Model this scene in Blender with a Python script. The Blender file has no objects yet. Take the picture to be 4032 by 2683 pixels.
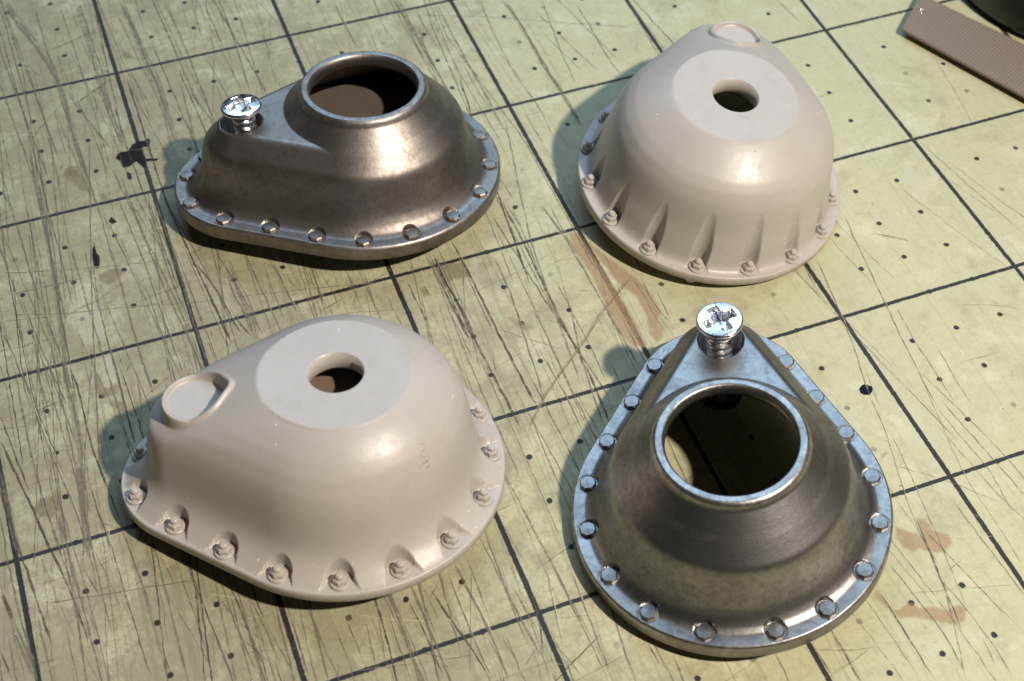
import bpy, math, random
import numpy as np
from mathutils import Matrix, Vector, Euler

# ------------------------------------------------------------------ scene basics
S = 0.0254                      # one printed square of the mat is one inch
C = bpy.context.scene.collection
scn = bpy.context.scene
random.seed(7); RNG = np.random.default_rng(11)

# camera
cam_d = bpy.data.cameras.new("camera"); cam = bpy.data.objects.new("camera", cam_d); C.objects.link(cam)
cam_d.sensor_width = 36.0; cam_d.lens = 50.18; cam_d.clip_start = 0.005; cam_d.clip_end = 20
cam.location = (-0.22028*S, -6.62848*S, 5.35319*S)
cam.rotation_euler = (0.683422, -0.0189752, -0.361543)
cam_d.dof.use_dof = True; cam_d.dof.focus_distance = 6.6*S; cam_d.dof.aperture_fstop = 47
scn.camera = cam
scn.view_settings.view_transform = 'Standard'; scn.view_settings.look = 'None'
scn.view_settings.exposure = 0.0; scn.view_settings.gamma = 1.0
scn.cycles.max_bounces = 8

# room light: dim warm-grey surroundings
w = bpy.data.worlds.new("World"); scn.world = w; w.use_nodes = True
bg = w.node_tree.nodes['Background']; bg.inputs['Color'].default_value = (0.026, 0.022, 0.019, 1); bg.inputs['Strength'].default_value = 1.0

def area(name, loc, target, power, color, shape, sx, sy=None):
    d = bpy.data.lights.new(name, 'AREA'); d.energy = power; d.color = color; d.shape = shape
    d.size = sx*S
    if sy: d.size_y = sy*S
    o = bpy.data.objects.new(name, d); C.objects.link(o)
    o.location = Vector(loc)*S
    o.rotation_euler = (Vector(target)-Vector(loc)).to_track_quat('-Z', 'Y').to_euler()
    return o
# desk lamp: small and warm, high on the right and a little towards the viewer
LT = Vector((1.8, -2.6, 0.3))
area("desk_lamp", (6.1, -10.3, 12.6), LT, 1.95, (1.0, 0.90, 0.79), 'DISK', 0.6)
# window: broad cool daylight from behind the bench
WD = Vector((0.228, 0.60, 0.766))
area("window_light", LT+WD*24, LT, 2.75, (0.50, 0.735, 1.0), 'RECTANGLE', 26, 17)

# ------------------------------------------------------------------ object helpers
def tag(o, label=None, cat=None, group=None, kind=None):
    if label: o['label'] = label
    if cat: o['category'] = cat
    if group: o['group'] = group
    if kind: o['kind'] = kind
    return o
def empty(name):
    o = bpy.data.objects.new(name, None); C.objects.link(o); o.empty_display_size = 0.005
    return o
def mesh_obj(name, V, F, m, parent=None, smooth=True, loc=None):
    """V in square units, F an (n,3) or (n,4) int array or list of polygons"""
    me = bpy.data.meshes.new(name); V = np.asarray(V, float)*S
    if isinstance(F, np.ndarray):
        n, k = F.shape
        me.vertices.add(len(V)); me.vertices.foreach_set('co', V.ravel())
        me.loops.add(n*k); me.loops.foreach_set('vertex_index', F.ravel().astype(np.int32))
        me.polygons.add(n); me.polygons.foreach_set('loop_start', np.arange(0, n*k, k, dtype=np.int32))
        me.update(calc_edges=True)
    else:
        me.from_pydata(V.tolist(), [], F)
    if smooth: me.polygons.foreach_set('use_smooth', np.ones(len(me.polygons), bool))
    me.materials.append(m); me.update(); me.validate()
    o = bpy.data.objects.new(name, me); C.objects.link(o)
    if parent: o.parent = parent
    if loc is not None: o.location = Vector(loc)*S
    return o
def copy_obj(src, parent, loc, rz=0.0):
    c = src.copy(); C.objects.link(c); c.parent = parent; c.location = Vector(loc)*S; c.rotation_euler = (0, 0, rz)
    for ch in src.children:
        k = ch.copy(); C.objects.link(k); k.parent = c
    return c
def grid_faces(nr, nu, wrap=True):
    r = np.arange(nr-1)[:, None]; u = np.arange(nu if wrap else nu-1)[None, :]; u2 = (u+1) % nu
    a = r*nu+u; b = r*nu+u2; c_ = (r+1)*nu+u2; d = (r+1)*nu+u
    return np.stack([a, b, c_, d], -1).reshape(-1, 4)
def lathe(profile, n=32, cap=True, rmod=None):
    """profile of (radius, z) from outside bottom to centre top"""
    a = np.linspace(0, 2*np.pi, n, endpoint=False)
    V = np.concatenate([np.c_[r*np.cos(a)*(1 if rmod is None else rmod(a)), r*np.sin(a)*(1 if rmod is None else rmod(a)), np.full(n, z)] for r, z in profile])
    return V, grid_faces(len(profile), n)

# ------------------------------------------------------------------ material helper
class NT:
    def __init__(s, name):
        s.m = bpy.data.materials.new(name); s.m.use_nodes = True; s.t = s.m.node_tree; s.t.nodes.clear()
        s.out = s.t.nodes.new('ShaderNodeOutputMaterial')
    def n(s, typ, ins=None, **kw):
        nd = s.t.nodes.new(typ)
        for k, v in kw.items(): setattr(nd, k, v)
        for k, v in (ins or {}).items(): s.put(nd.inputs[k], v)
        return nd
    def put(s, sock, v):
        if isinstance(v, bpy.types.NodeSocket): s.t.links.new(v, sock)
        elif isinstance(v, bpy.types.Node): s.t.links.new(v.outputs[0], sock)
        else:
            if hasattr(sock.default_value, '__len__') and not hasattr(v, '__len__'): v = (v,)*len(sock.default_value)
            if hasattr(sock.default_value, '__len__') and len(sock.default_value) == 4 and len(v) == 3: v = (*v, 1)
            sock.default_value = v
    def math(s, op, a, b=0.0, c=0.0, clamp=False):
        nd = s.n('ShaderNodeMath', operation=op, use_clamp=clamp); s.put(nd.inputs[0], a); s.put(nd.inputs[1], b)
        if op in ('MULTIPLY_ADD', 'SMOOTH_MIN', 'COMPARE'): s.put(nd.inputs[2], c)
        return nd.outputs[0]
    def vmath(s, op, a, b):
        nd = s.n('ShaderNodeVectorMath', operation=op); s.put(nd.inputs[0], a); s.put(nd.inputs[1], b); return nd.outputs[0]
    def mix(s, f, a, b):
        nd = s.n('ShaderNodeMix', data_type='RGBA'); s.put(nd.inputs[0], f); s.put(nd.inputs[6], a); s.put(nd.inputs[7], b); return nd.outputs[2]
    def noise(s, vec, scale, detail=3.0, rough=0.55, dist=0.0):
        nd = s.n('ShaderNodeTexNoise', {'Vector': vec, 'Scale': scale, 'Detail': detail, 'Roughness': rough, 'Distortion': dist}); return nd.outputs[0]
    def ramp(s, v, lo, hi, a=0.0, b=1.0):
        nd = s.n('ShaderNodeMapRange', {0: v, 1: lo, 2: hi, 3: a, 4: b}, interpolation_type='SMOOTHSTEP'); return nd.outputs[0]
    def bump(s, h, strength, dist, normal=None):
        nd = s.n('ShaderNodeBump', {'Height': h, 'Strength': strength, 'Distance': dist*S})
        if normal is not None: s.put(nd.inputs['Normal'], normal)
        return nd.outputs[0]
    def coords(s):
        tc = s.n('ShaderNodeTexCoord'); return s.vmath('MULTIPLY', tc.outputs['Object'], (1/S, 1/S, 1/S))
    def pbr(s, **kw):
        nd = s.n('ShaderNodeBsdfPrincipled')
        for k, v in kw.items(): s.put(nd.inputs[k], v)
        s.t.links.new(nd.outputs[0], s.out.inputs[0]); return nd

def mat_mat():
    t = NT('worn_pale_green_vinyl'); P = t.coords()
    sep = t.n('ShaderNodeSeparateXYZ', {0: P}); X, Y = sep.outputs[0], sep.outputs[1]
    big = t.noise(P, 0.9, 4, .6); mid = t.noise(P, 5.0, 7, .70, .5); fine = t.noise(P, 24, 5, .68, .6)
    # wear grows to the left, where most of the cutting was done
    left = t.ramp(X, 3.2, -0.6)
    dirt = t.ramp(t.math('ADD', t.math('MULTIPLY', left, .19), t.math('ADD', t.math('MULTIPLY', mid, .62), t.math('MULTIPLY', big, .38))), .50, .74)
    col = t.mix(dirt, (.482, .466, .292), (.32, .30, .195))
    col = t.mix(t.math('MULTIPLY', t.ramp(t.noise(t.vmath('ADD', P, (7, 3, 0)), 3.4, 5, .68, .5), .52, .70), .6), col, (.60, .585, .42))
    col = t.mix(t.math('MULTIPLY', t.ramp(fine, .47, .70), t.math('MULTIPLY_ADD', left, .5, .22)), col, (.29, .255, .16))
    # blotchy scuffed patches with hard little edges
    sc = t.ramp(t.noise(P, 9, 6, .72, 1.2), .56, .62)
    col = t.mix(t.math('MULTIPLY', sc, t.math('MULTIPLY_ADD', left, .34, .12)), col, (.33, .275, .18))
    # grime settled in a fine crackle
    vein = t.math('ABSOLUTE', t.math('SUBTRACT', t.noise(P, 7, 6, .68, 1.6), .5))
    col = t.mix(t.math('MULTIPLY', t.ramp(vein, .022, .004), t.math('MULTIPLY_ADD', left, .42, .12)), col, (.25, .205, .135))
    spk = t.ramp(t.noise(P, 58, 4, .7), .66, .74)
    col = t.mix(t.math('MULTIPLY', spk, t.math('MULTIPLY_ADD', left, .5, .15)), col, (.16, .125, .08))
    # hairline knife marks along the grid direction (fine relief far below cut width)
    for (ang, sx, sy, th, amt, seed) in ((.03, 40, .16, .60, .42, 0), (-.07, 34, .2, .62, .36, 5), (1.42, 40, .5, .68, .22, 9)):
        rot = t.n('ShaderNodeVectorRotate', {'Vector': P, 'Angle': ang}, rotation_type='Z_AXIS').outputs[0]
        st = t.vmath('ADD', t.vmath('MULTIPLY', rot, (sx, sy, 1)), (seed*3.1, seed*1.7, seed))
        h = t.noise(st, 1.0, 2, .5)
        col = t.mix(t.math('MULTIPLY', t.ramp(h, th, th+.06), t.math('MULTIPLY_ADD', left, amt, amt*.35)), col, (.28, .235, .155))
    col = t.mix(t.math('MULTIPLY', left, .55), col, t.vmath('MULTIPLY', col, (.87, .86, .82)))
    # printed grid and quarter dots, rubbed through in places
    wear = t.noise(P, 34, 5, .7, .4)
    def line(c, w):
        f = t.math('ABSOLUTE', t.math('SUBTRACT', t.math('FRACT', t.math('ADD', c, 100.5)), .5))
        return t.ramp(t.math('MULTIPLY_ADD', t.math('SUBTRACT', wear, .5), .012, f), w+.0022, w-.0022)
    ln = t.math('MAXIMUM', line(X, .0120), line(Y, .0103))
    ln = t.math('MULTIPLY', ln, t.ramp(wear, .72, .63))
    qx = t.math('SUBTRACT', t.math('FRACT', t.math('ADD', t.math('MULTIPLY', X, 4), 100.5)), .5)
    qy = t.math('SUBTRACT', t.math('FRACT', t.math('ADD', t.math('MULTIPLY', Y, 4), 100.5)), .5)
    r = t.math('SQRT', t.math('ADD', t.math('MULTIPLY', qx, qx), t.math('MULTIPLY', qy, qy)))
    dot = t.ramp(t.math('MULTIPLY_ADD', t.math('SUBTRACT', wear, .5), .06, r), .068, .045)
    cell = t.n('ShaderNodeTexWhiteNoise', {'Vector': t.vmath('FLOOR', t.vmath('ADD', t.vmath('MULTIPLY', P, (4, 4, 0)), (.5, .5, 0)), (0, 0, 0))}, noise_dimensions='2D').outputs[0]
    dot = t.math('MULTIPLY', dot, t.ramp(cell, .02, .22, .35, 1))
    ink = t.math('MAXIMUM', ln, dot)
    col = t.mix(t.math('MULTIPLY', ink, .97), col, (.014, .014, .018))
    bmp = t.math('ADD', t.math('MULTIPLY', fine, .4), t.math('MULTIPLY', t.noise(P, 70, 3, .6), .35))
    nrm = t.bump(bmp, .22, .02)
    t.pbr(**{'Base Color': col, 'Roughness': t.ramp(mid, .3, .7, .5, .68), 'Specular IOR Level': .32, 'Normal': nrm})
    return t.m

def mat_cut():
    t = NT('knife_cut'); P = t.coords()
    at = t.n('ShaderNodeAttribute', attribute_name='cutcol')
    br = t.ramp(t.noise(P, 26, 4, .65), .34, .58)
    al = t.math('MULTIPLY', at.outputs['Alpha'], t.math('MULTIPLY_ADD', br, .7, .3))
    b = t.n('ShaderNodeBsdfDiffuse', {'Color': at.outputs['Color']}); tr = t.n('ShaderNodeBsdfTransparent')
    mx = t.n('ShaderNodeMixShader', {0: al, 1: tr.outputs[0], 2: b.outputs[0]})
    t.t.links.new(mx.outputs[0], t.out.inputs[0]); return t.m

def mat_stain(name, col, alpha, lo=.85, hi=1.75, scale=22):
    t = NT(name); P = t.coords()
    at = t.n('ShaderNodeAttribute', attribute_name='edge')
    al = t.math('MULTIPLY', t.ramp(t.math('ADD', t.math('MULTIPLY', t.noise(P, scale, 6, .75), .9), at.outputs['Fac']), lo, hi), alpha)
    b = t.n('ShaderNodeBsdfDiffuse', {'Color': col}); tr = t.n('ShaderNodeBsdfTransparent')
    mx = t.n('ShaderNodeMixShader', {0: al, 1: tr.outputs[0], 2: b.outputs[0]})
    t.t.links.new(mx.outputs[0], t.out.inputs[0]); return t.m

def mat_pewter(name='cast_white_metal', seed=0.0, warm=0.0, rg=.43):
    t = NT(name); P = t.vmath('ADD', t.coords(), (seed, seed*.7, 0))
    a = t.noise(P, 4.5, 5, .65, .5); b = t.noise(P, 34, 4, .65, .6); c = t.noise(P, 95, 3, .6)
    sep = t.n('ShaderNodeSeparateXYZ', {0: t.coords()}); Z = sep.outputs[2]
    patina = t.ramp(t.math('ADD', t.math('MULTIPLY', a, .5), t.math('MULTIPLY', b, .5)), .34, .70)
    dark = tuple(v*(1-.09*warm*i) for i, v in enumerate((.190, .182, .180))); lite = tuple(v*(1-.07*warm*i) for i, v in enumerate((.36, .346, .338)))
    col = t.mix(patina, dark, lite)
    rub = t.math('MULTIPLY', t.ramp(t.noise(P, 15, 6, .75, .9), .45, .58), t.ramp(b, .62, .42, .35, 1))
    geo = t.n('ShaderNodeNewGeometry'); nz = t.n('ShaderNodeSeparateXYZ', {0: geo.outputs['Normal']}).outputs[2]
    # handled faces (the flats) are rubbed brighter, the flanks keep their dark patina
    att = t.n('ShaderNodeAttribute', attribute_name='rub')
    col = t.mix(t.math('MULTIPLY', att.outputs['Fac'], t.math('MULTIPLY_ADD', rub, .8*(1-.45*warm), .2)), col, (.50, .468, .435))
    col = t.mix(t.math('MULTIPLY', t.ramp(b, .60, .74), .55), col, (.13, .105, .09))
    scr = t.noise(t.vmath('MULTIPLY', t.n('ShaderNodeVectorRotate', {'Vector': P, 'Angle': .6}, rotation_type='Z_AXIS').outputs[0], (70, 9, 40)), 1, 3, .6)
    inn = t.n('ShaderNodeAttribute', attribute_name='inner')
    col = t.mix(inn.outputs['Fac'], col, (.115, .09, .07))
    h = t.math('ADD', t.math('MULTIPLY', b, .6), t.math('ADD', t.math('MULTIPLY', c, .5), t.math('MULTIPLY', scr, .25)))
    nrm = t.bump(h, .08, .012)
    t.pbr(**{'Base Color': col, 'Metallic': 1.0, 'Roughness': t.math('MULTIPLY_ADD', patina, -.07, rg), 'Normal': nrm})
    return t.m

def mat_resin(name='beige_resin', edge=False):
    t = NT(name); P = t.coords()
    a = t.noise(P, 2.2, 3, .5); c = t.noise(P, 110, 3, .65)
    col = t.mix(t.ramp(a, .3, .7), (.438, .395, .352), (.464, .420, .377))
    vor = t.n('ShaderNodeTexVoronoi', {'Vector': P, 'Scale': 17.0}); spk = t.ramp(vor.outputs['Distance'], .085, .05)
    pick = t.n('ShaderNodeSeparateColor', {0: vor.outputs['Color']})
    col = t.mix(t.math('MULTIPLY', spk, t.ramp(pick.outputs[0], .86, .90)), col, (.85, .82, .76))
    col = t.mix(t.math('MULTIPLY', spk, t.ramp(pick.outputs[1], .93, .95)), col, (.25, .2, .16))
    v2 = t.n('ShaderNodeTexVoronoi', {'Vector': P, 'Scale': 42.0}); p2 = t.n('ShaderNodeSeparateColor', {0: v2.outputs['Color']})
    Z = t.n('ShaderNodeSeparateXYZ', {0: P}).outputs[2]; low = t.ramp(Z, .30, .06, .25, 1)      # sanding dust caught on the rim
    col = t.mix(t.math('MULTIPLY', t.math('MULTIPLY', t.ramp(v2.outputs['Distance'], .16, .09), t.ramp(p2.outputs[0], .90, .92)), low), col, (.80, .75, .68))
    sc = t.noise(t.vmath('MULTIPLY', t.n('ShaderNodeVectorRotate', {'Vector': P, 'Angle': .5}, rotation_type='Z_AXIS').outputs[0], (3, 22, 8)), 1, 5, .7)
    col = t.mix(t.ramp(sc, .56, .72, 0, .22), col, (.56, .50, .45)); col = t.mix(t.ramp(t.noise(P, 5, 5, .65), .52, .75, 0, .28), col, (.33, .285, .245))
    h = t.math('ADD', c, t.math('MULTIPLY', t.noise(P, 14, 3, .5), .35))
    sd = t.n('ShaderNodeAttribute', attribute_name='side')
    lay = t.noise(t.vmath('MULTIPLY', P, (30, 30, 14)), 1, 4, .7)
    col = t.mix(t.math('MULTIPLY', sd.outputs['Fac'], t.ramp(lay, .45, .7, 0, .45)), col, (.62, .55, .47))
    h = t.math('ADD', h, t.math('MULTIPLY', t.math('MULTIPLY', sd.outputs['Fac'], lay), 3.0))
    nrm = t.bump(h, .07, .010)
    t.pbr(**{'Base Color': col, 'Roughness': t.ramp(t.noise(P, 20, 5, .7), .3, .7, .33, .47), 'Specular IOR Level': .55, 'Normal': nrm,
             'Subsurface Weight': .12, 'Subsurface Radius': (1.0, .7, .5), 'Subsurface Scale': .03*S})
    return t.m

def mat_chrome():
    t = NT('bright_plated_steel'); P = t.coords()
    b = t.noise(P, 40, 3, .6)
    nrm = t.bump(b, .12, .01)
    t.pbr(**{'Base Color': t.mix(t.ramp(t.noise(P, 22, 4, .6), .45, .65), (.78, .78, .80), (.69, .68, .67)), 'Metallic': 1.0, 'Roughness': t.ramp(t.noise(P, 30, 4, .6), .35, .7, .16, .34), 'Normal': nrm}); return t.m

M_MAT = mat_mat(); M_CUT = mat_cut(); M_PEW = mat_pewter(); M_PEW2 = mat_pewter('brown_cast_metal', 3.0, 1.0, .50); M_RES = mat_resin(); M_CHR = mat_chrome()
def attr(o, name, vals, typ='FLOAT', dom='POINT'):
    a = o.data.attributes.new(name, typ, dom)
    a.data.foreach_set('value' if typ == 'FLOAT' else 'color', np.asarray(vals, np.float32).ravel())

# ------------------------------------------------------------------ cutting mat
mo = empty('cutting_mat')
tag(mo, 'worn pale green cutting mat with black grid lines, dots and many knife cuts', 'cutting mat')
x0, x1, y0, y1, zt = -4.0, 9.0, -7.5, 6.0, .12
V = [(x0, y0, -zt), (x1, y0, -zt), (x1, y1, -zt), (x0, y1, -zt), (x0, y0, 0), (x1, y0, 0), (x1, y1, 0), (x0, y1, 0)]
mesh_obj('mat_sheet', V, [(3, 2, 1, 0), (4, 5, 6, 7), (0, 1, 5, 4), (1, 2, 6, 5), (2, 3, 7, 6), (3, 0, 4, 7)], M_MAT, mo, smooth=False)

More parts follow.
